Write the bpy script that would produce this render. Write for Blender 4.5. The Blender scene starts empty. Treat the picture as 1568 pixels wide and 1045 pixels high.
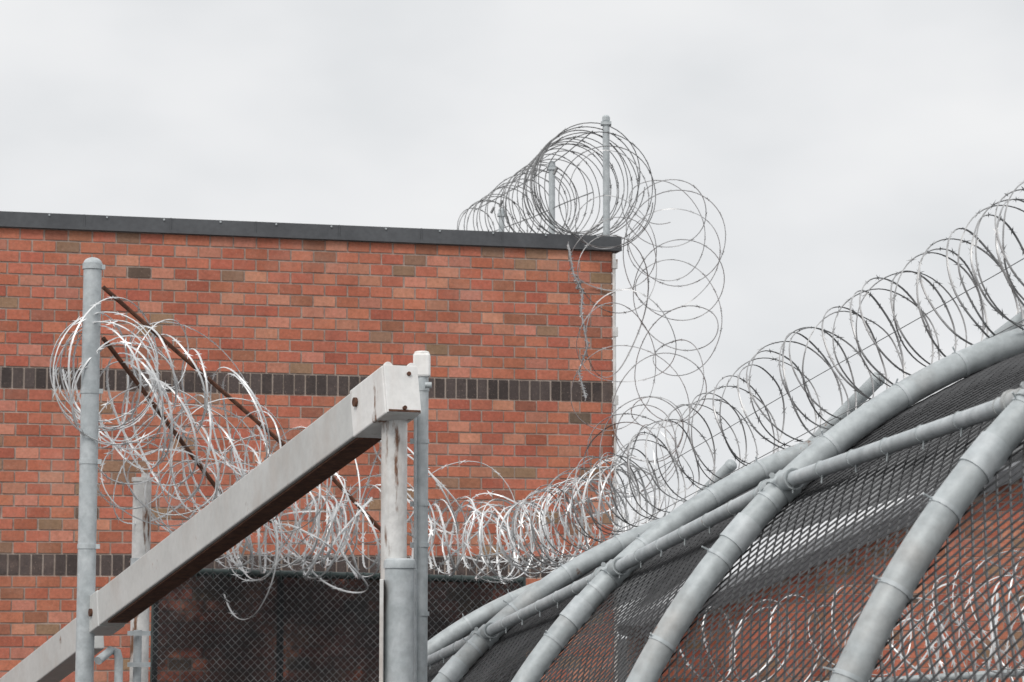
import bpy, math, random
import numpy as np
from mathutils import Vector
random.seed(7); rng=np.random.default_rng(23)
scene=bpy.context.scene
# ---------------- survey helper: photo bearing + distance -> world point -------------
F=3700.0; CAMZ=3.0; TP=math.atan(427.5/F); cp,sp=math.cos(TP),math.sin(TP)
def S(px,py,d):
    X=(px-784)/F; Y=(522.5-py)/F
    y=cp-Y*sp; z=sp+Y*cp
    return Vector((X*d/y,d,CAMZ+z*d/y))
UP=Vector((0,0,1))
# ---------------- materials ----------------
def newmat(name):
    m=bpy.data.materials.new(name); m.use_nodes=True
    nt=m.node_tree; b=nt.nodes['Principled BSDF']; return m,nt,b
def ramp(nt,fac,stops):
    r=nt.nodes.new('ShaderNodeValToRGB'); e=r.color_ramp.elements
    while len(e)<len(stops): e.new(0.5)
    for i,(p,c) in enumerate(stops):
        e[i].position=p; e[i].color=(c[0],c[1],c[2],1) if len(c)==3 else c
    nt.links.new(fac,r.inputs[0]); return r.outputs[0]
def noise(nt,scale,detail=4,rough=.6,vec=None,stretch=None):
    n=nt.nodes.new('ShaderNodeTexNoise'); n.inputs['Scale'].default_value=scale
    n.inputs['Detail'].default_value=detail; n.inputs['Roughness'].default_value=rough
    tc=nt.nodes.new('ShaderNodeTexCoord')
    if stretch:
        mp=nt.nodes.new('ShaderNodeMapping'); mp.inputs['Scale'].default_value=stretch
        nt.links.new(tc.outputs['Object'],mp.inputs[0]); nt.links.new(mp.outputs[0],n.inputs[0])
    else: nt.links.new(tc.outputs['Object'],n.inputs[0])
    return n.outputs[0]
def mix(nt,f,a,b,mode='MIX'):
    m=nt.nodes.new('ShaderNodeMixRGB'); m.blend_type=mode
    for i,v in ((0,f),(1,a),(2,b)):
        if hasattr(v,'is_output') or hasattr(v,'links'): nt.links.new(v,m.inputs[i])
        else: m.inputs[i].default_value=v if i==0 else (*v,1)
    return m.outputs[0]
def bump(nt,b,fac,st=.2,dist=.002):
    n=nt.nodes.new('ShaderNodeBump'); n.inputs['Strength'].default_value=st; n.inputs['Distance'].default_value=dist
    nt.links.new(fac,n.inputs['Height']); nt.links.new(n.outputs[0],b.inputs['Normal'])
def metal(name,c1,c2,met=.35,rough=.45,rust=None,rth=.62,nscale=14,streak=(1,1,.22),rs=11,dirt=.88):
    m,nt,b=newmat(name)
    col=ramp(nt,noise(nt,nscale,6,.65),[(.35,c1),(.65,c2)])
    dt=ramp(nt,noise(nt,30,4,.6),[(.35,(dirt,)*3),(.6,(1.03,1.03,1.03))])
    col=mix(nt,1.0,col,dt,'MULTIPLY')
    if rust:
        f=ramp(nt,noise(nt,rs,8,.65,stretch=streak),[(rth,(0,0,0)),(rth+.05,(1,1,1))])
        rc=ramp(nt,noise(nt,30,4),[(.3,(.12,.055,.03)),(.7,(.30,.15,.085))])
        col2=mix(nt,ramp(nt,noise(nt,rs*.6,6,.6,stretch=streak),[(.5,(0,0,0)),(.72,(rust,rust,rust))]),col,(.40,.27,.19))
        col=mix(nt,f,col2,rc)
    nt.links.new(col,b.inputs['Base Color'])
    b.inputs['Metallic'].default_value=met; b.inputs['Roughness'].default_value=rough
    bump(nt,b,noise(nt,60,4),.2,.001)
    return m
M_galv=metal('galvanised_pipe',(.47,.51,.525),(.61,.645,.66),.1,.55)
M_hoop=metal('weathered_galvanised_hoop',(.42,.455,.465),(.54,.58,.59),.1,.55,rust=.22,rth=.64,streak=(1,1,1),rs=6)
M_white=metal('weathered_white_paint',(.70,.69,.67),(.90,.89,.87),0,.5,rust=.6,rth=.575,nscale=7,rs=13,streak=(1,1,.15))
M_beam=metal('weathered_grey_beam_paint',(.58,.585,.57),(.67,.675,.66),.0,.5,rust=.25,rth=.66,nscale=3,streak=(1,1,.5),rs=7,dirt=.96)
M_beamend=metal('beam_end_paint',(.84,.83,.81),(.93,.92,.90),0,.5,rust=.2,rth=.62,nscale=6,dirt=.95)
M_rust=metal('rusty_steel',(.085,.036,.022),(.19,.085,.05),.1,.8,nscale=25)
M_wire=metal('razor_wire_galvanised',(.66,.67,.68),(.92,.93,.93),.25,.36,nscale=9)
M_wireD=metal('razor_wire_dull',(.30,.30,.305),(.55,.55,.55),.45,.42,nscale=9)
M_wireR=metal('razor_wire_weathered',(.14,.14,.14),(.34,.34,.34),.45,.45,nscale=9)
M_cap=metal('parapet_flashing_metal',(.085,.088,.095),(.12,.125,.133),.1,.5,nscale=3)
M_black=metal('black_vinyl_wire',(.025,.025,.026),(.075,.075,.078),0,.3)
M_fl=metal('black_vinyl_wire_painted_glints',(.035,.037,.04),(.26,.265,.27),0,.3,nscale=22)  # lighter mottling paints glints into the black wire colour
M_blackgreen=metal('dark_green_rail',(.03,.05,.048),(.075,.10,.096),0,.4)
M_roof=metal('roof_membrane',(.2,.2,.2),(.28,.28,.28),0,.9,nscale=2)
def screenmat(name,stops,nz):
    m,nt,b=newmat(name)
    b.inputs['Base Color'].default_value=(.014,.015,.017,1); b.inputs['Roughness'].default_value=.6
    t=nt.nodes.new('ShaderNodeBsdfTransparent'); mx=nt.nodes.new('ShaderNodeMixShader')
    f=ramp(nt,noise(nt,nz,6,.65),[(p,(v,)*3) for p,v in stops])
    nt.links.new(f,mx.inputs[0]); nt.links.new(b.outputs[0],mx.inputs[1]); nt.links.new(t.outputs[0],mx.inputs[2])
    nt.links.new(mx.outputs[0],nt.nodes['Material Output'].inputs[0]); return m
M_scr=screenmat('knitted_wind_screen',[(.42,.015),(.55,.06),(.66,.40)],1.7)
M_scr2=screenmat('knitted_shade_screen',[(.35,.12),(.65,.36)],5)
# brick
M_brick,nt,b=newmat('clay_brick')
at=nt.nodes.new('ShaderNodeAttribute'); at.attribute_name='col'
n1=ramp(nt,noise(nt,45,6,.7),[(.3,(.74,.72,.70)),(.7,(1.18,1.18,1.18))])
c=mix(nt,1.0,at.outputs['Color'],n1,'MULTIPLY')
eff=ramp(nt,noise(nt,1.7,7,.7),[(.52,(0,0,0)),(.80,(.32,.32,.32))])
c=mix(nt,eff,c,(.58,.41,.33))
spk=ramp(nt,noise(nt,120,2,.5),[(.65,(0,0,0)),(.71,(.4,.4,.4))])
c=mix(nt,spk,c,(.70,.50,.42))
stain=ramp(nt,noise(nt,3.2,7,.7,stretch=(1,1,.5)),[(.30,(.80,.78,.77)),(.55,(1.02,1.02,1.02))])
c=mix(nt,1.0,c,stain,'MULTIPLY')
nt.links.new(c,b.inputs['Base Color']); b.inputs['Roughness'].default_value=.85
bump(nt,b,noise(nt,150,5),.5,.002)
M_mortar=metal('mortar',(.40,.32,.27),(.55,.46,.40),0,.95,nscale=6)
# ground
M_gr,nt,b=newmat('asphalt')
nt.links.new(ramp(nt,noise(nt,3,8),[(.3,(.04,.04,.042)),(.7,(.075,.073,.07))]),b.inputs['Base Color']); b.inputs['Roughness'].default_value=.9

# ---------------- mesh builder ----------------
class MB:
    def __init__(s): s.v=[]; s.f=[]; s.n=0
    def add(s,v,f):
        v=np.asarray(v,float).reshape(-1,3); s.v.append(v)
        s.f+= [tuple(int(i)+s.n for i in q) for q in f]; s.n+=len(v)
    def tube(s,pts,r,seg=12,caps=True,flat=None):
        P=np.array([tuple(p) for p in pts],float); n=len(P)
        T=np.gradient(P,axis=0) if n>2 else np.repeat((P[1]-P[0])[None],n,0)
        T/=np.linalg.norm(T,axis=1)[:,None]+1e-12
        a=np.array([0,0,1.]) if abs(T[0][2])<.9 else np.array([1.,0,0])
        R=np.broadcast_to(r,(n,)) if np.ndim(r)<=1 else r
        N=np.cross(T[0],a); N/=np.linalg.norm(N); V=[]
        for i in range(n):
            N=N-T[i]*N.dot(T[i]); N/=np.linalg.norm(N)+1e-12; B=np.cross(T[i],N)
            for k in range(seg):
                t=2*math.pi*k/seg; V.append(P[i]+R[i]*(math.cos(t)*N+math.sin(t)*B))
        f=[(i*seg+k,i*seg+(k+1)%seg,(i+1)*seg+(k+1)%seg,(i+1)*seg+k) for i in range(n-1) for k in range(seg)]
        if caps: f+= [tuple(range(seg))[::-1],tuple((n-1)*seg+k for k in range(seg))]
        s.add(V,f)
    def box(s,c,ax,ay,az):
        c=Vector(c);V=[c+ax*i+ay*j+az*k for i in(-1,1) for j in(-1,1) for k in(-1,1)]
        s.add([tuple(v) for v in V],[(0,1,3,2),(4,6,7,5),(0,4,5,1),(2,3,7,6),(0,2,6,4),(1,5,7,3)])
    def lattice(s,fn,nu,nv,r):
        I,J=np.meshgrid(np.arange(nu),np.arange(nv),indexing='ij')
        G=fn(I/(nu-1.),J/(nv-1.))
        a=[];b=[]
        m=((I+J)%2==0)
        m1=m[:-1,:-1]; a.append(G[:-1,:-1][m1]); b.append(G[1:,1:][m1])
        m2=m[:-1,1:]; a.append(G[:-1,1:][m2]); b.append(G[1:,:-1][m2])
        A=np.concatenate(a);B=np.concatenate(b); T=B-A; T/=np.linalg.norm(T,axis=1)[:,None]
        N=np.cross(T,[0.13,-.9,.35]); N/=np.linalg.norm(N,axis=1)[:,None]; Bn=np.cross(T,N)
        V=np.zeros((len(A),6,3))
        for k in range(3):
            o=r*(math.cos(k*2.0944)*N+math.sin(k*2.0944)*Bn); V[:,k]=A+o; V[:,k+3]=B+o
        base=(np.arange(len(A))*6)[:,None]
        fs=np.concatenate([base+np.array(q) for q in ((0,1,4,3),(1,2,5,4),(2,0,3,5))])
        s.v.append(V.reshape(-1,3)); s.f+= [tuple(q) for q in (fs+s.n).tolist()]; s.n+=len(A)*6
    def obj(s,name,mat,parent=None,smooth=True,col=None,bevel=0):
        me=bpy.data.meshes.new(name); V=np.concatenate(s.v)
        me.from_pydata(V.tolist(),[],s.f); me.materials.append(mat)
        if smooth:
            me.polygons.foreach_set('use_smooth',[True]*len(me.polygons))
        if col is not None:
            at=me.color_attributes.new('col','FLOAT_COLOR','POINT')
            at.data.foreach_set('color',np.asarray(col,np.float32).ravel())
        me.update(); o=bpy.data.objects.new(name,me); scene.collection.objects.link(o)
        if smooth:
            try: me.set_sharp_from_angle(angle=math.radians(40))
            except Exception: pass
        if bevel:
            md=o.modifiers.new('b','BEVEL'); md.width=bevel; md.segments=2; md.limit_method='ANGLE'
        if parent: o.parent=parent
        return o
def empty(name):
    e=bpy.data.objects.new(name,None); scene.collection.objects.link(e); return e
def domecap(mb,p,r,h=None):
    h=h or r*.7; pts=[];rs=[]
    prof=[(-.03,1.0),(-.03,1.12),(0.0,1.12),(.0,1.02)]
    for z,k in prof: pts.append(p+UP*z); rs.append(r*k)
    for i in range(1,7):
        t=i/6*math.pi/2; pts.append(p+UP*(h*math.sin(t))); rs.append(r*1.02*math.cos(t)+.0005)
    V=[];seg=20
    for q,rr in zip(pts,rs):
        for k in range(seg):
            a=2*math.pi*k/seg; V.append((q.x+rr*math.cos(a),q.y+rr*math.sin(a),q.z))
    n=len(pts)
    mb.add(V,[(i*seg+k,i*seg+(k+1)%seg,(i+1)*seg+(k+1)%seg,(i+1)*seg+k) for i in range(n-1) for k in range(seg)]+[tuple((n-1)*seg+k for k in range(seg))])

# ---------------- ground ----------------
g=MB(); g.add([(-400,-400,0),(400,-400,0),(400,400,0),(-400,400,0)],[(0,1,2,3)]); g.obj('ground',M_gr,smooth=False)

# ---------------- main brick building ----------------
def brickcol(kind):
    if kind=='s':
        k=random.uniform(.7,1.35); return (.085*k,.066*k,.062*k,1)
    u=random.random(); k=random.uniform(.86,1.12)
    if u<.07: c=(.36,.215,.135)
    elif u<.14: c=(.41,.16,.10)
    elif u<.15: c=(.16,.105,.08)
    elif u<.32: c=(.62,.26,.175)
    elif u<.55: c=(.51,.155,.095)
    else: c=(.575,.195,.12)
    return (c[0]*k,c[1]*k*random.uniform(.93,1.07),c[2]*k,1)
def brick_face(origin,w,n,length,courses,L=.170,ztopfn=None):
    mb=MB(); cols=[]; J=.0062; pro=.007
    for ci,(z0,z1,kind) in enumerate(courses):
        step=L if kind=='r' else (z1-z0)/1.9
        off=(L/2 if ci%2 else 0)*(kind=='r')
        s=-off
        while s<length:
            j1=random.uniform(-.002,.002)
            a=max(s+J+j1,0.0); e=min(s+step-J+j1,length)
            if e-a>.02:
                jit=random.uniform(-.0015,.0015); zz1=z1-J+random.uniform(-.0015,.0015)
                if ztopfn and zz1>ztopfn((a+e)/2): s+=step; continue
                V=[]
                for dd in (0,pro+jit):
                    for (ss,zz) in ((a,z0+J),(e,z0+J),(e,zz1),(a,zz1)):
                        p=origin+w*ss+n*dd; V.append((p.x,p.y,zz))
                mb.add(V,[(4,5,6,7),(0,1,5,4),(1,2,6,5),(2,3,7,6),(3,0,4,7)])
                cc=brickcol('s' if kind=='s' else 'r'); cols+=[cc]*8
            s+=step
    return mb,cols
Cn=S(938,700,18.2); Cn.z=0; Lf=S(0,700,17.07); Lf.z=0
w=(Lf-Cn).normalized(); nf=Vector((w.y,-w.x,0)); 
if nf.y>0: nf=-nf
def wallpt(px,py):
    p=S(px,py,1.0)-Vector((0,0,CAMZ)); t=(Cn-Vector((0,0,CAMZ))).dot(nf)/p.dot(nf); return p*t+Vector((0,0,CAMZ))
zc=wallpt(20,349).z; zb=wallpt(20,562).z; zb2=wallpt(20,595).z; zd=wallpt(20,848).z
p1=(zc-zb)/12; p2=(zb2-zd)/14
courses=[];z=zc
for i in range(12): courses.append((z-p1,z,'r')); z-=p1
while z>0:
    h=zb-zb2; courses.append((z-h,z,'s')); z-=h
    for i in range(14):
        courses.append((z-p2,z,'r')); z-=p2
        if z<0: break
B=empty('brick_building')
WL=9.0
mb,cols=brick_face(Cn,w,nf,WL,courses); mb.obj('brick_front_wall',M_brick,B,False,cols)
sdir=Vector((-.2,1,0)).normalized(); sn=Vector((sdir.y,-sdir.x,0))
mb,cols=brick_face(Cn,sdir,sn,9.0,courses); mb.obj('brick_side_wall',M_brick,B,False,cols)
m=MB()
a=Cn; b_=Cn+w*WL; c_=b_+sdir*9; d_=Cn+sdir*9
V=[(q.x,q.y,zz) for zz in (0,zc) for q in (a,b_,c_,d_)]
m.add(V,[(0,1,5,4),(1,2,6,5),(2,3,7,6),(3,0,4,7)]); m.obj('mortar_core',M_mortar,B,False)
m=MB(); m.add([(q.x,q.y,zc-.05) for q in (a,b_,c_,d_)],[(0,1,2,3)]); m.obj('roof',M_roof,B,False)
zt=wallpt(20,326).z; hc=(zt-zc)/2
m=MB()
m.box(Cn+w*(WL/2-.02)+nf*(-.10)+UP*(zc+hc+.002),w*(WL/2+.05),nf*.135,UP*hc)
m.box(Cn+w*(WL/2-.02)+nf*.036+UP*(zc+.012),w*(WL/2+.05),nf*.006,UP*.012)
for i in range(14):
    m.box(Cn+w*(.25+i*.62)+nf*.037+UP*(zc+hc+.003),w*.004,nf*.004,UP*hc)
m.box(Cn+sdir*4.7-sn*.1+UP*(zc+hc+.001),sdir*4.5,sn*.135,UP*(hc-.003))
m.obj('parapet_flashing',M_cap,B,False)
m=MB()
for i in range(22): m.box(Cn+w*(.12+i*.41)+nf*.04+UP*(zt-.012),w*.006,nf*.004,UP*.006)
m.obj('flashing_screws',M_galv,B,False)
m=MB(); q=Cn+nf*.02-w*.012
m.tube([q+UP*0.1,q+UP*(zc-.02)],.013,10)
for k in range(6): m.box(q+UP*(zc-.1-k*.52)-w*.004,w*.02,nf*.02,UP*.035)
m.obj('corner_conduit',M_white,B)

# ---------------- roof posts ----------------
def roofpost(px,ytop,d,r,name):
    t=S(px,ytop,d); m=MB(); m.tube([Vector((t.x,t.y,zc-.05)),t],r,12); domecap(m,t,r)
    m.box(t-UP*.05,Vector((r*1.5,0,0)),Vector((0,r*1.3,0)),UP*.012); m.obj(name,M_galv)
roofpost(928,180,18.45,.027,'roof_fence_post')
roofpost(845,250,20.6,.027,'roof_fence_post')
roofpost(768,322,22.8,.027,'roof_fence_post')

# ---------------- razor wire ----------------
def interp(vals,t):
    vals=np.asarray(vals,float); x=np.clip(t,0,1)*(len(vals)-1)
    i=np.minimum(x.astype(int),len(vals)-2); f=x-i
    if vals.ndim>1: f=f[:,None]
    return vals[i]*(1-f)+vals[i+1]*f
def sint(vals,t):
    vals=np.asarray(vals,float); x=np.clip(t,0,1)*(len(vals)-1)
    i=np.minimum(x.astype(int),len(vals)-2); f=x-i; f=f*f*(3-2*f)
    if vals.ndim>1: f=f[:,None]
    return vals[i]*(1-f)+vals[i+1]*f
def coil(mb,path,radii,turns,nrm=(0,-1,0),blend=.3,jit=.08,tilt=.2,wr=.0024,barb=.011,hand=1,ph=0,spt=48,bstep=2,cjit=.05):
    N=int(turns*spt); t=np.linspace(0,1,N)
    tw=t+sint(rng.normal(0,.22/turns,int(turns*.9)+2),t); tw=np.clip(tw,0,1)
    C=interp([tuple(p) for p in path],tw); R=interp(radii,tw)
    T=np.gradient(interp([tuple(p) for p in path],t),axis=0)
    ker=np.hanning(2*spt+1); ker/=ker.sum()
    T=np.stack([np.convolve(np.pad(T[:,k],spt,'edge'),ker,'valid') for k in range(3)],1)
    T/=np.linalg.norm(T,axis=1)[:,None]+1e-9
    k=int(turns*1.1)+2
    R=R*(1+sint(rng.normal(0,jit,k),t))
    C=C+sint(rng.normal(0,cjit,(k,3)),t)*R[:,None]
    n=T*(1-blend)+np.array(nrm)*blend+sint(rng.normal(0,tilt,(k,3)),t)
    n/=np.linalg.norm(n,axis=1)[:,None]
    a=np.cross(n,np.array([0.05,0.1,1.])); 
    a/=np.linalg.norm(a,axis=1)[:,None]; bb=np.cross(n,a)
    th=hand*2*math.pi*turns*t+ph
    P=C+R[:,None]*(np.cos(th)[:,None]*a+np.sin(th)[:,None]*bb*1.04)
    P+=sint(rng.normal(0,.004,(N//6+2,3)),t)
    Tn=np.gradient(P,axis=0); Tn/=np.linalg.norm(Tn,axis=1)[:,None]+1e-9
    U=n-Tn*(n*Tn).sum(1)[:,None]; U/=np.linalg.norm(U,axis=1)[:,None]+1e-9
    W=np.cross(Tn,U)
    V=np.stack([P+U*wr*1.5,P+W*wr*.8,P-U*wr*1.5,P-W*wr*.8],1).reshape(-1,3)
    f=[(i*4+j,i*4+(j+1)%4,i*4+4+(j+1)%4,i*4+4+j) for i in range(N-1) for j in range(4)]
    mb.add(V,f)
    idx=np.arange(1,N-1,bstep); Pb=P[idx]; Tb=Tn[idx]
    roll=rng.uniform(-.9,.9,len(idx))[:,None]; Ub=U[idx]*np.cos(roll)+W[idx]*np.sin(roll)
    L=barb
    q=np.stack([Pb-Tb*L*1.25+Ub*L*.95,Pb-Tb*L*.2+Ub*wr,Pb+Tb*L*1.25+Ub*L*.95,Pb+Tb*L*.25,
                Pb+Tb*L*1.25-Ub*L*.95,Pb+Tb*L*.2-Ub*wr,Pb-Tb*L*1.25-Ub*L*.95,Pb-Tb*L*.25],1).reshape(-1,3)
    fb=[]
    for i in range(len(idx)):
        o=i*8; fb+=[(o,o+1,o+7),(o+1,o+2,o+3),(o+7,o+1,o+3,o+5),(o+3,o+4,o+5),(o+5,o+6,o+7)]
    mb.add(q,fb)
# along tunnel ridge
m=MB(); path=[S(1760,295,6.55),S(1530,428,7.4),S(1250,585,8.75),S(1000,730,10.45),S(830,812,11.8)]
NR=(-1,.15,-.32)
coil(m,path,[.185,.19,.19,.185,.175],29,nrm=NR,blend=.42,tilt=.08,jit=.04,cjit=.05,wr=.0027,barb=.0125,bstep=3)
coil(m,path,[.185,.19,.19,.185,.175],24,nrm=NR,blend=.28,tilt=.09,jit=.04,hand=-1,ph=1.5,cjit=.05,wr=.0027,barb=.0125,bstep=3)
for o in (.02,-.165): m.tube([p+Vector((0,0,o)) for p in path],.0018,4)
m.obj('razor_wire_coil',M_wireD)
# bright bunch where fences meet
m=MB(); path=[S(970,770,11.0),S(870,812,12.3),S(750,835,13.2)]
coil(m,path,[.2,.2,.18],15,nrm=NR,blend=.3,tilt=.14,jit=.07,wr=.0040,barb=.020,bstep=3)
coil(m,path,[.18,.2,.18],8,nrm=NR,blend=.4,tilt=.3,jit=.12,wr=.0036,barb=.019,bstep=3,hand=-1,cjit=.2)
path=[S(1000,700,12.5),S(960,760,12.5),S(900,820,12.9)]
coil(m,path,[.2,.22,.18],6,blend=.5,tilt=.5,jit=.2,wr=.0030,barb=.016,bstep=3)
m.obj('razor_wire_coil',M_wire)
# fence top coil
m=MB(); path=[S(840,818,13.5),S(700,822,13.4),S(560,818,13.3),S(430,812,13.2),S(330,795,13.1)]
coil(m,path,[.17,.18,.19,.20,.20],24,nrm=(-.6,-1,-.1),blend=.34,tilt=.26,jit=.13,wr=.0042,barb=.022,bstep=3,cjit=.2)
coil(m,path,[.15,.18,.20,.21,.21],18,nrm=(.3,-1,.2),blend=.45,tilt=.5,jit=.25,wr=.0038,barb=.022,bstep=3,hand=-1,cjit=.4)
coil(m,[S(780,785,13.5),S(640,775,13.4),S(420,760,13.3)],[.20,.25,.25],6,blend=.6,tilt=.5,jit=.25,wr=.0030,barb=.018,bstep=3,cjit=.35)
m.obj('razor_wire_coil',M_wire)
# left descending coil : loops hang upright from the arms
m=MB(); path=[S(163,570,12.3),S(185,600,12.45),S(225,640,12.6),S(285,705,12.8),S(345,765,13.0),S(480,812,13.2)]
NL=(-.75,-.75,-.05)
coil(m,path,[.32,.30,.29,.28,.26,.21],13,nrm=NL,blend=.82,tilt=.16,jit=.09,wr=.0044,barb=.023,bstep=3,cjit=.14)
coil(m,path,[.28,.33,.31,.29,.27,.20],10,nrm=(.5,-1,.1),blend=.82,tilt=.22,jit=.12,wr=.0042,barb=.023,bstep=3,hand=-1,ph=2,cjit=.2)
coil(m,[S(162,560,12.22),S(168,580,12.4)],[.24,.30],2.5,blend=.9,tilt=.1,jit=.06,wr=.0044,barb=.022,bstep=3,cjit=.06)
coil(m,[S(200,715,12.7),S(250,730,12.85),S(330,790,13.0)],[.22,.28,.24],5,blend=.8,tilt=.35,jit=.15,wr=.0042,barb=.022,bstep=3,cjit=.25)
path=[S(225,560,12.5),S(295,625,12.7),S(375,690,12.85),S(440,745,13.05),S(520,790,13.2)]
coil(m,path,[.27,.30,.31,.28,.23],10,nrm=(-.85,-.6,-.15),blend=.82,tilt=.16,jit=.11,wr=.0036,barb=.020,bstep=3,cjit=.16)
coil(m,path,[.24,.27,.30,.27,.22],5,nrm=(.4,-1,.2),blend=.8,tilt=.25,jit=.2,wr=.0034,barb=.020,bstep=3,hand=-1,cjit=.3)
m.obj('razor_wire_coil',M_wire)
# rooftop coil
m=MB(); path=[S(908,275,18.4),S(868,294,20.0),S(812,322,21.8),S(728,356,24.5)]
coil(m,path,[.42,.38,.32,.24],17,nrm=(-1,0,-.2),blend=.16,tilt=.08,jit=.05,wr=.0050,barb=.018,bstep=3,cjit=.05)
coil(m,path,[.42,.38,.31,.24],12,nrm=(-1,0,-.2),blend=.08,tilt=.10,jit=.05,wr=.0050,barb=.018,bstep=3,hand=-1,cjit=.05)
coil(m,[S(918,285,18.3),S(935,310,18.0)],[.40,.33],2.5,blend=.9,tilt=.12,jit=.08,wr=.0046,barb=.017,bstep=3,cjit=.08)
for dz in (.38,-.1): m.tube([p+UP*(dz*(1-.13*i)) for i,p in enumerate(path)],.005,5)
for (x,y,d) in ((848,262,20.2),(765,312,22.5),(883,437,17.95),(752,322,23)):
    p=S(x,y,d); m.tube([p-UP*.03,p+UP*.03+Vector((.03,0,0))],.014,6)
m.obj('razor_wire_coil',M_wireR)
# hanging coil at corner
m=MB(); path=[S(1010,310,18.3),S(1036,345,18.2),S(1040,460,18.1),S(1040,555,18.0),S(1005,640,17.0),S(965,720,15.5)]
coil(m,path,[.31,.36,.36,.33,.27,.2],6.5,blend=.8,tilt=.18,jit=.10,wr=.0042,barb=.017,bstep=3,cjit=.14)
coil(m,path,[.24,.33,.32,.24,.22,.2],6,blend=.7,tilt=.25,jit=.13,wr=.0038,barb=.016,bstep=3,cjit=.2,hand=-1,ph=2)
path=[S(930,290,18.0),S(940,380,17.9),S(950,480,17.85),S(955,590,17.8),S(965,690,16.5),S(972,760,14.5)]
coil(m,path,[.34,.33,.34,.36,.30,.22],9,blend=.7,tilt=.25,jit=.12,wr=.0038,barb=.016,bstep=3,hand=-1,cjit=.18)
m.obj('razor_wire_coil',M_wireD)
m=MB(); q=[S(870,375,17.7),S(878,420,17.65),S(892,447,17.7),S(890,480,17.65),S(900,530,17.6),S(886,570,17.65),S(897,610,17.6)]
m.tube(q,.007,5); 
for i in range(60):
    t=i/59; p=Vector(tuple(interp([tuple(x) for x in q],np.array([t]))[0])); a1=random.uniform(0,6)
    dv=Vector((math.cos(a1),-.3,math.sin(a1)))*.022; m.tube([p-dv,p+dv],.0035,4)
m.obj('dangling_razor_wire',M_wireD)

# ---------------- arched tunnel ----------------
TUN=empty('arched_chain_link_tunnel')
Prel=[(1.66,4.2,.63),(1.22,5.6,.507),(.787,7,.382),(.354,8.4,.159),(-.103,9.8,-.066),(-.56,11.2,-.29)]
PP=np.array(Prel)+np.array([0,0,CAMZ]); R0=2.2; A0=math.radians(42)
h=np.array([.952,.305,0]); 
def arch(Pc,ang,off=0):
    ta=A0-ang; R=R0+off
    s=R0*math.sin(A0)-R*np.sin(ta); z=-R0*math.cos(A0)+R*np.cos(ta)
    return Pc+h*s+np.array([0,0,1])*z
a_lo=A0-math.pi/2; a_hi=.62
mH=MB(); mT=MB()
for i,P in enumerate(PP):
    pts=[]
    lo=arch(P,a_lo); hi=arch(P,a_hi)
    pts.append((lo[0],lo[1],0)); pts.append((lo[0],lo[1],lo[2]*.5))
    for t in np.linspace(a_lo,a_hi,50): pts.append(tuple(arch(P,t)))
    mH.tube(pts,.040,18)
    if i<3: mH.tube([(hi[0],hi[1],0),tuple(hi)],.045,16)
    for t in np.arange(a_lo,a_hi,.115):
        t2=t+random.uniform(-.02,.02); c0=arch(P,t2-.0025); c1=arch(P,t2+.0025)
        mT.tube([c0,c1],.0425,14)
        tw=[arch(P,t2,.040),arch(P,t2,.056)+np.array([random.uniform(-.02,.02),-.015,0])]
        mT.tube(tw,.0026,5)
        mT.tube([arch(P,t2,-.02)-h*.03,arch(P,t2,-.04)-h*.05+np.array([0,-.01,random.uniform(-.02,.01)])],.0026,5)
    for t in (a_lo+.75,a_lo+1.3):
        mT.tube([arch(P,t-.02),arch(P,t+.02)],.0435,18)
mH.obj('hoops',M_hoop,TUN); mT.obj('tie_wires',M_galv,TUN)
m=MB(); mc=MB()
for ang,rr in ((0,.022),(a_hi-.02,.028),(-.75,.02)):
    pts=[arch(P,ang,.015 if ang<.5 else -.02) for P in PP]; m.tube(pts,rr,12)
    if ang==0:
        for i in range(1,6):
            for sgn in (-1,1):
                j=i+sgn
                if 0<=j<6:
                    d=(PP[j]-PP[i]); d/=np.linalg.norm(d); mc.tube([pts[i]+d*.03,pts[i]+d*.10],.028,14)
                    mc.tube([pts[i]+d*.085,pts[i]+d*.10],.032,14)
            mc.tube([arch(PP[i],-.012),arch(PP[i],.012)],.045,18)
            e=np.array(pts[i]); mc.tube([e+np.array([-.03,-.045,.02]),e+np.array([-.03,-.06,.02])],.009,6)
    for i in range(5):
        for k in np.arange(.1,1,.14):
            c0=pts[i]*(1-k)+pts[i+1]*k; c1=pts[i]*(1-k-.004)+pts[i+1]*(k+.004)
            if ang==0:
                mT2=c0+np.array([random.uniform(-.006,.006),-.01,-.04]); mc.tube([c0+np.array([0,-.02,.01]),mT2],.0028,5); mc.tube([c0,c1],.0245,10)
m.obj('purlin_pipes',M_galv,TUN)
mc.obj('couplings',M_hoop,TUN)
def surf(off,alo,ahi,k0=0,k1=5,sag=.012):
    def fn(u,v):
        x=u*(k1-k0)+k0; i=np.minimum(x.astype(int),4); f=(x-i)[...,None]
        Pc=PP[i]*(1-f)+PP[i+1]*f; ang=alo+(ahi-alo)*v; ta=A0-ang
        sg=off-sag*np.sin(math.pi*f[...,0])+.005*np.sin(u*37+v*19)*np.cos(v*23-u*11); R=R0+sg
        s=R0*math.sin(A0)-R*np.sin(ta); z=-R0*math.cos(A0)+R*np.cos(ta)
        return Pc+h*s[...,None]+np.array([0,0,1.])*z[...,None]
    return fn
m=MB(); m.lattice(surf(-.042,a_lo,a_hi),261,121,.0033)
def leg(side):
    def fn(u,v):
        x=u*5; i=np.minimum(x.astype(int),4); f=(x-i)[...,None]; Pc=PP[i]*(1-f)+PP[i+1]*f
        s=R0*math.sin(A0)-side*(R0-.042); p=Pc+h*s; zt=Pc[...,2]-R0*math.cos(A0)
        p=p.copy(); p[...,2]=zt*(1-v)+.02*v; return p
    return fn
m.lattice(leg(1),181,41,.002)
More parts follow.
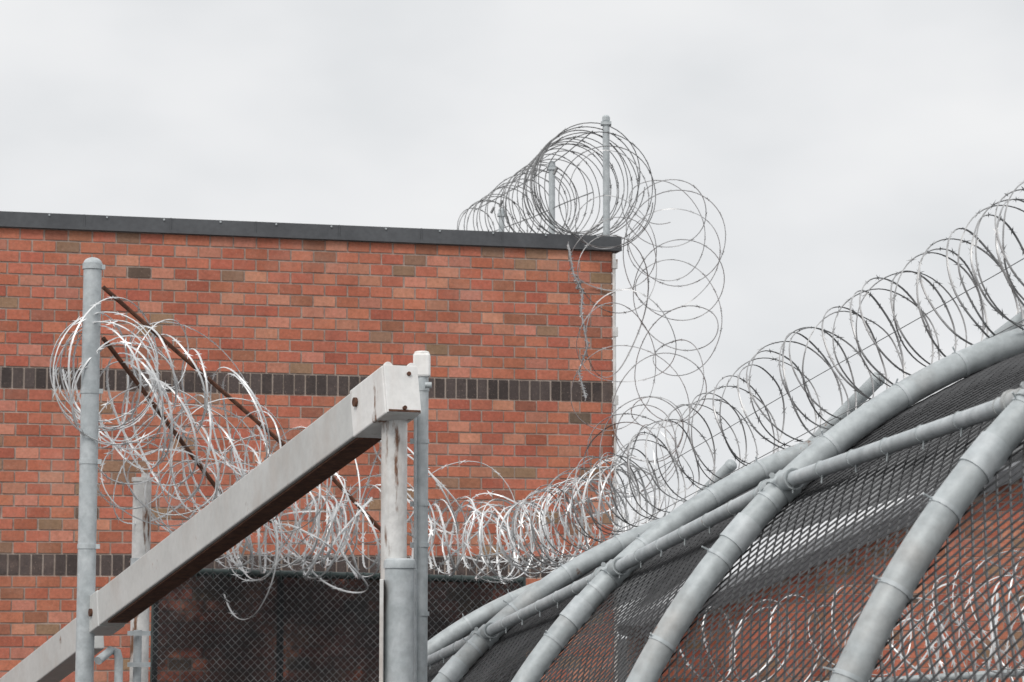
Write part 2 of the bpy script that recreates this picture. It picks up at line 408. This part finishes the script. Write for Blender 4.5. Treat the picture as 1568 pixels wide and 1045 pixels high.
m.obj('chain_link_mesh',M_black,TUN,False)
def sheet(fn,nu,nv):
    I,J=np.meshgrid(np.arange(nu),np.arange(nv),indexing='ij'); G=fn(I/(nu-1.),J/(nv-1.)).reshape(-1,3)
    f=[(i*nv+j,(i+1)*nv+j,(i+1)*nv+j+1,i*nv+j+1) for i in range(nu-1) for j in range(nv-1)]; mm=MB(); mm.add(G,f); return mm
sheet(surf(-.06,-.065,.34),60,30).obj('shade_screen',M_scr2,TUN)
m=MB()
for (xa,ya,xb,yb,d) in ((1345,580,1225,700,8.9),(1120,712,1045,790,10.6),(1620,450,1500,540,7.6)):
    a_=S(xa,ya,d); b2=S(xb,yb,d+.15); m.tube([a_,b2],.026,14)
    dd=(b2-a_).normalized(); m.tube([a_+dd*.01,a_-dd*.006,a_-dd*.016,a_-dd*.02],np.array([.028,.027,.018,.004]),14)
m.obj('ridge_brace_pipes',M_hoop,TUN)

# ---------------- dark screened fence ----------------
FE=empty('screened_chain_link_fence')
fa=S(236,874,13.4); fb=S(800,889,13.9); fd=(fb-fa)
m=MB(); m.tube([fa,fb],.02,12); m.tube([fa-UP*1.5,fb-UP*1.5],.02,12)
for k in np.linspace(0,1,4):
    p=fa+fd*k; m.tube([Vector((p.x,p.y+.05,0)),p+Vector((0,.05,.02))],.02,12)
for k in np.arange(.02,1,.045):
    p=fa+fd*k; d=fd.normalized(); m.tube([p-d*.004,p+d*.004],.0235,10)
    m.tube([p+Vector((0,-.02,.02)),p+Vector((.01,-.03,-.05))],.003,5)
m.obj('rails_and_posts',M_blackgreen,FE)
def fs(off,amp=.02):
    def fn(u,v):
        ax=np.array(fa)[None,None]; D=np.array(fd)
        p=ax+u[...,None]*D; p=p.copy(); z0=p[...,2]; p[...,2]=z0*(1-v)+.05*v; p[...,1]+=off+amp*np.sin(u*30+v*9)*np.sin(v*25+u*8); return p
    return fn
m=MB(); m.lattice(fs(-.04),101,151,.0025); m.obj('chain_link_mesh',M_fl,FE,False)
sheet(fs(.0,.015),60,60).obj('wind_screen',M_scr,FE)

# ---------------- left and centre posts, beam ----------------
def vpost(px,ytop,d,r,mat,name,par=None,z0=0,cap=True):
    t=S(px,ytop,d); m=MB(); m.tube([Vector((t.x,t.y,z0)),Vector((t.x,t.y,(z0+t.z)/2)),t],r,24)
    if cap: domecap(m,t,r)
    return m.obj(name,mat,par),t
LP=empty('galvanised_fence_post'); o,t=vpost(142,404,12.3,.0465,M_galv,'pipe',LP)
m=MB()
for dz in (.02,.66,1.02,1.45): 
    m.tube([t-UP*(dz+.012),t-UP*(dz-.012)],.0495,24)
    m.box(t-UP*dz+Vector((.055,-.01,0)),Vector((.012,0,0)),Vector((0,.006,0)),UP*.012)
m.obj('tension_bands',M_galv,LP)
RR=empty('rusty_barb_arm')
for i,(A,Bp) in enumerate([((158,440,12.35),(450,695,13.1)),((158,518,12.35),(345,765,13.1)),((505,728,13.1),(610,840,13.3)),((345,765,13.1),(420,800,13.2))]):
    m=MB(); m.tube([S(*A),S(*Bp)],.012,8); m.obj('rod_%d'%(i+1),M_rust,RR)
WP=empty('weathered_white_post'); o,t=vpost(218,735,13.0,.050,M_white,'pipe',WP,cap=False)
m=MB(); m.tube([t-UP*.01,t+UP*.012],.058,20); m.box(t+Vector((.02,-.03,.02)),Vector((.02,0,0)),Vector((0,.01,0)),UP*.012); m.obj('top_plate',M_white,WP)
m=MB(); q=t-UP*.42; m.tube([Vector((q.x,q.y,q.z-.05)),q],.056,20); m.obj('collar',M_galv,WP)
SP=empty('galvanised_pipe_rail'); m=MB()
a_=S(150,1012,12.2); b2=S(176,996,12.3); c2=S(182,1010,12.3)
m.tube([a_,b2-Vector((.02,0,0)),b2+Vector((0.012,0,-.01)),c2,Vector((c2.x,c2.y,0))],.022,14)
m.tube([S(211,965,12.8),Vector((S(211,965,12.8).x,12.8,0))],.022,14); m.box(S(213,1018,12.75),Vector((.06,0,0)),Vector((0,.01,0)),UP*.012)
m.box(S(213,970,12.75),Vector((.06,0,0)),Vector((0,.01,0)),UP*.012)
m.obj('pipes',M_galv,SP)
BM=empty('sloping_steel_beam')
def beam(A,Bp,hw,hh,mat,name,par,bev=.006):
    d=(Bp-A); L=d.length; d=d/L; side=Vector((d.y,-d.x,0)).normalized(); up=side.cross(d); 
    if up.z<0: up=-up
    m=MB(); m.box((A+Bp)/2,d*(L/2),side*hw,up*hh); return m.obj(name,mat,par,False,bevel=bev),d,side,up
A=S(611,600,9.0); Bp=S(152,945,12.35)
o,d,side,up=beam(A,Bp,.066,.088,M_beam,'box_beam',BM)
beam(A-d*.02,A+d*.30,.071,.094,M_beamend,'end_sleeve',BM)
beam(Bp-d*.20,Bp+d*.03,.070,.092,M_beam,'lower_sleeve',BM)
m=MB(); m.box((A+Bp)/2-up*.093,d*((Bp-A).length/2-.3),side*.05,up*.004); m.obj('dark_underside',M_rust,BM,False)  # thin dark brown strip along the bottom face of the beam
m=MB(); c0=A-d*.028
m.box(c0,d*.006,side*.069,up*.092)
for sx in (-.048,.048): m.tube([c0+up*.088+side*sx-d*.004,c0+up*.088+side*sx+d*.012],.018,14)
m.obj('end_plate',M_beamend,BM,False,bevel=.002)
m=MB()
for (f1,f2) in ((.24,.03),): 
    m.tube([A+d*f1-side*.072+up*f2,A+d*f1-side*.082+up*f2],.018,12); m.tube([A+d*f1+side*.072+up*f2,A+d*f1+side*.082+up*f2],.018,12)
m.tube([c0-d*.006-up*.075,c0-d*.016-up*.075],.008,10)
m.tube([c0-d*.006+up*.06+side*.03,c0-d*.013+up*.06+side*.03],.008,10)
m.box(c0-d*.008-up*.086,d*.002,side*.064,up*.004)
for e in (-1,1): m.tube([Bp-d*.1+e*side*.07,Bp-d*.1+e*side*.082],.02,12)
m.obj('bolts_and_rust_seam',M_rust,BM)
beam(S(140,968,12.55),S(-160,1200,16.0),.066,.088,M_beam,'box_beam_lower',BM)
CP=empty('rusty_gate_post')
t=S(604,640,9.08); m=MB()
m.tube([Vector((t.x,t.y,0)),Vector((t.x,t.y,1.5)),t+UP*.06],.049,24); m.obj('upper_post',M_white,CP)
q=S(612,858,9.0); m=MB(); 
m.tube([Vector((q.x,q.y,0)),Vector((q.x,q.y,2)),q-UP*.01],.0555,28)
m.tube([q-UP*.03,q-UP*.012,q+UP*.0,q+UP*.006],np.array([.060,.060,.057,.048]),28)
m.obj('lower_sleeve_pipe',M_galv,CP)
m=MB(); x=S(586,900,8.97); m.box(Vector((x.x-.002,x.y,1.60)),Vector((.007,0,0)),Vector((0,.04,0)),UP*1.55); m.obj('side_channel',M_white,CP,False,bevel=.002)
GP=empty('slim_fence_post'); t=S(646,560,9.25); m=MB(); m.tube([Vector((t.x,t.y,0)),Vector((t.x,t.y,1.5)),t],.026,20); m.obj('pipe',M_galv,GP)
m=MB(); m.box(t+UP*.0,Vector((.033,0,0)),Vector((0,.033,0)),UP*.045); m.tube([t+UP*.04,t+UP*.055],.03,14); m.obj('cap',M_beamend,GP,False,bevel=.008)
m=MB()
for yy in (596,676,772,835,940): 
    p=S(646,yy,9.25); m.tube([p-UP*.008,p+UP*.008],.0285,18); m.box(p-Vector((.036,0,0)),Vector((.009,0,0)),Vector((0,.006,0)),UP*.01)
p=S(655,590,9.2); m.tube([p-Vector((.01,0,0)),p+Vector((.015,0,0))],.012,10)
m.tube([S(636,600,9.22),S(636,1100,9.22)],.006,8)
m.obj('tension_bands',M_galv,GP)

# ---------------- second low brick building behind tunnel ----------------
B2=empty('brick_outbuilding')
D2=22; r0=S(1000,968,D2); r1=S(1800,626,D2); 
LL=r1.x-r0.x; sl=(r1.z-r0.z)/LL
top=lambda s: r0.z+sl*(LL-s)
org=Vector((r1.x,D2,0)); cs=[]; z=0; i=0
while z<r1.z: cs.append((z,z+.083,'s' if i%28==27 else 'r')); z+=.083; i+=1
mb,cols=brick_face(org,Vector((-1,0,0)),Vector((0,-1,0)),LL,cs,ztopfn=top); mb.obj('brick_wall',M_brick,B2,False,cols)
m=MB(); V=[(r0.x,D2,0),(r1.x,D2,0),(r1.x,D2,r1.z),(r0.x,D2,r0.z)]; V2=[(a,b+5,c) for a,b,c in V]
m.add(V+V2,[(0,1,2,3),(7,6,5,4),(3,2,6,7),(0,3,7,4),(1,5,6,2)]); m.obj('mortar_core',M_mortar,B2,False)
m=MB(); v=(r1-r0).normalized(); u2=Vector((-v.z,0,v.x)); m.box((r0+r1)/2+Vector((0,2.4,0))+u2*.04,v*((r1-r0).length/2+.1),Vector((0,2.6,0)),u2*.06); m.obj('roof_edge',M_cap,B2,False)
# back fence with coil
BF=empty('back_fence'); m=MB()
fa2=S(1080,1060,16.8); fb2=S(1720,1020,16.0)
m.tube([fa2,fb2],.025,12)
for k in np.linspace(0,1,4):
    p=fa2+(fb2-fa2)*k; m.tube([Vector((p.x,p.y,0)),p],.03,12)
m.obj('rail_and_posts',M_hoop,BF)
m=MB(); pth=[fa2+UP*.3,(fa2+fb2)/2+UP*.3,fb2+UP*.4]
coil(m,pth,[.28,.36,.42],14,blend=.45,tilt=.3,jit=.15,wr=.0050,barb=.024,bstep=3,cjit=.2)
coil(m,[fa2+(fb2-fa2)*.45+UP*.15,fb2+UP*.2],[.34,.38],14,blend=.45,tilt=.35,jit=.15,wr=.0060,barb=.028,bstep=3,cjit=.2,hand=-1)
m.obj('razor_wire_coil',M_wire,None)

# ---------------- world / light / camera ----------------
W=bpy.data.worlds.new("World"); scene.world=W; W.use_nodes=True; nt=W.node_tree
bg=nt.nodes['Background']; sky=nt.nodes.new('ShaderNodeTexSky'); sky.sky_type='NISHITA'; sky.sun_disc=False
EL,ROT=math.radians(48),math.radians(205); sky.sun_elevation=EL; sky.sun_rotation=ROT
tc=nt.nodes.new('ShaderNodeTexCoord'); mp=nt.nodes.new('ShaderNodeMapping'); mp.inputs['Scale'].default_value=(1,1,1.9); mp.inputs['Location'].default_value=(.62,0,.27)
nt.links.new(tc.outputs['Generated'],mp.inputs[0])
nz=nt.nodes.new('ShaderNodeTexNoise'); nz.inputs['Scale'].default_value=6.0; nz.inputs['Detail'].default_value=4; nz.inputs['Roughness'].default_value=.45
nt.links.new(mp.outputs[0],nz.inputs[0])
cl=ramp(nt,nz.outputs[0],[(.30,(7.3,7.5,7.7)),(.50,(8.35,8.45,8.6)),(.66,(9.0,9.05,9.1))])
sat=nt.nodes.new('ShaderNodeHueSaturation'); sat.inputs['Saturation'].default_value=.25; nt.links.new(sky.outputs[0],sat.inputs['Color'])
c=mix(nt,.97,sat.outputs[0],cl)
nt.links.new(c,bg.inputs[0]); bg.inputs[1].default_value=.1
sd=bpy.data.lights.new('sun','SUN'); sd.energy=1.5; sd.angle=math.radians(20); sd.color=(1,.97,.93)
so=bpy.data.objects.new('sun',sd); scene.collection.objects.link(so)
dirv=Vector((math.sin(ROT)*math.cos(EL),math.cos(ROT)*math.cos(EL),math.sin(EL)))
so.rotation_euler=(-dirv).to_track_quat('-Z','Y').to_euler()
cam=bpy.data.cameras.new('camera'); co=bpy.data.objects.new('camera',cam); scene.collection.objects.link(co)
cam.sensor_width=36; cam.lens=F/1568*36; cam.clip_end=2000; cam.clip_start=.1
co.location=(0,0,CAMZ); co.rotation_euler=(math.pi/2+TP,0,0)
cam.dof.use_dof=True; cam.dof.focus_distance=10.0; cam.dof.aperture_fstop=12
scene.camera=co
scene.view_settings.view_transform='Standard'; scene.view_settings.look='None'; scene.view_settings.exposure=0
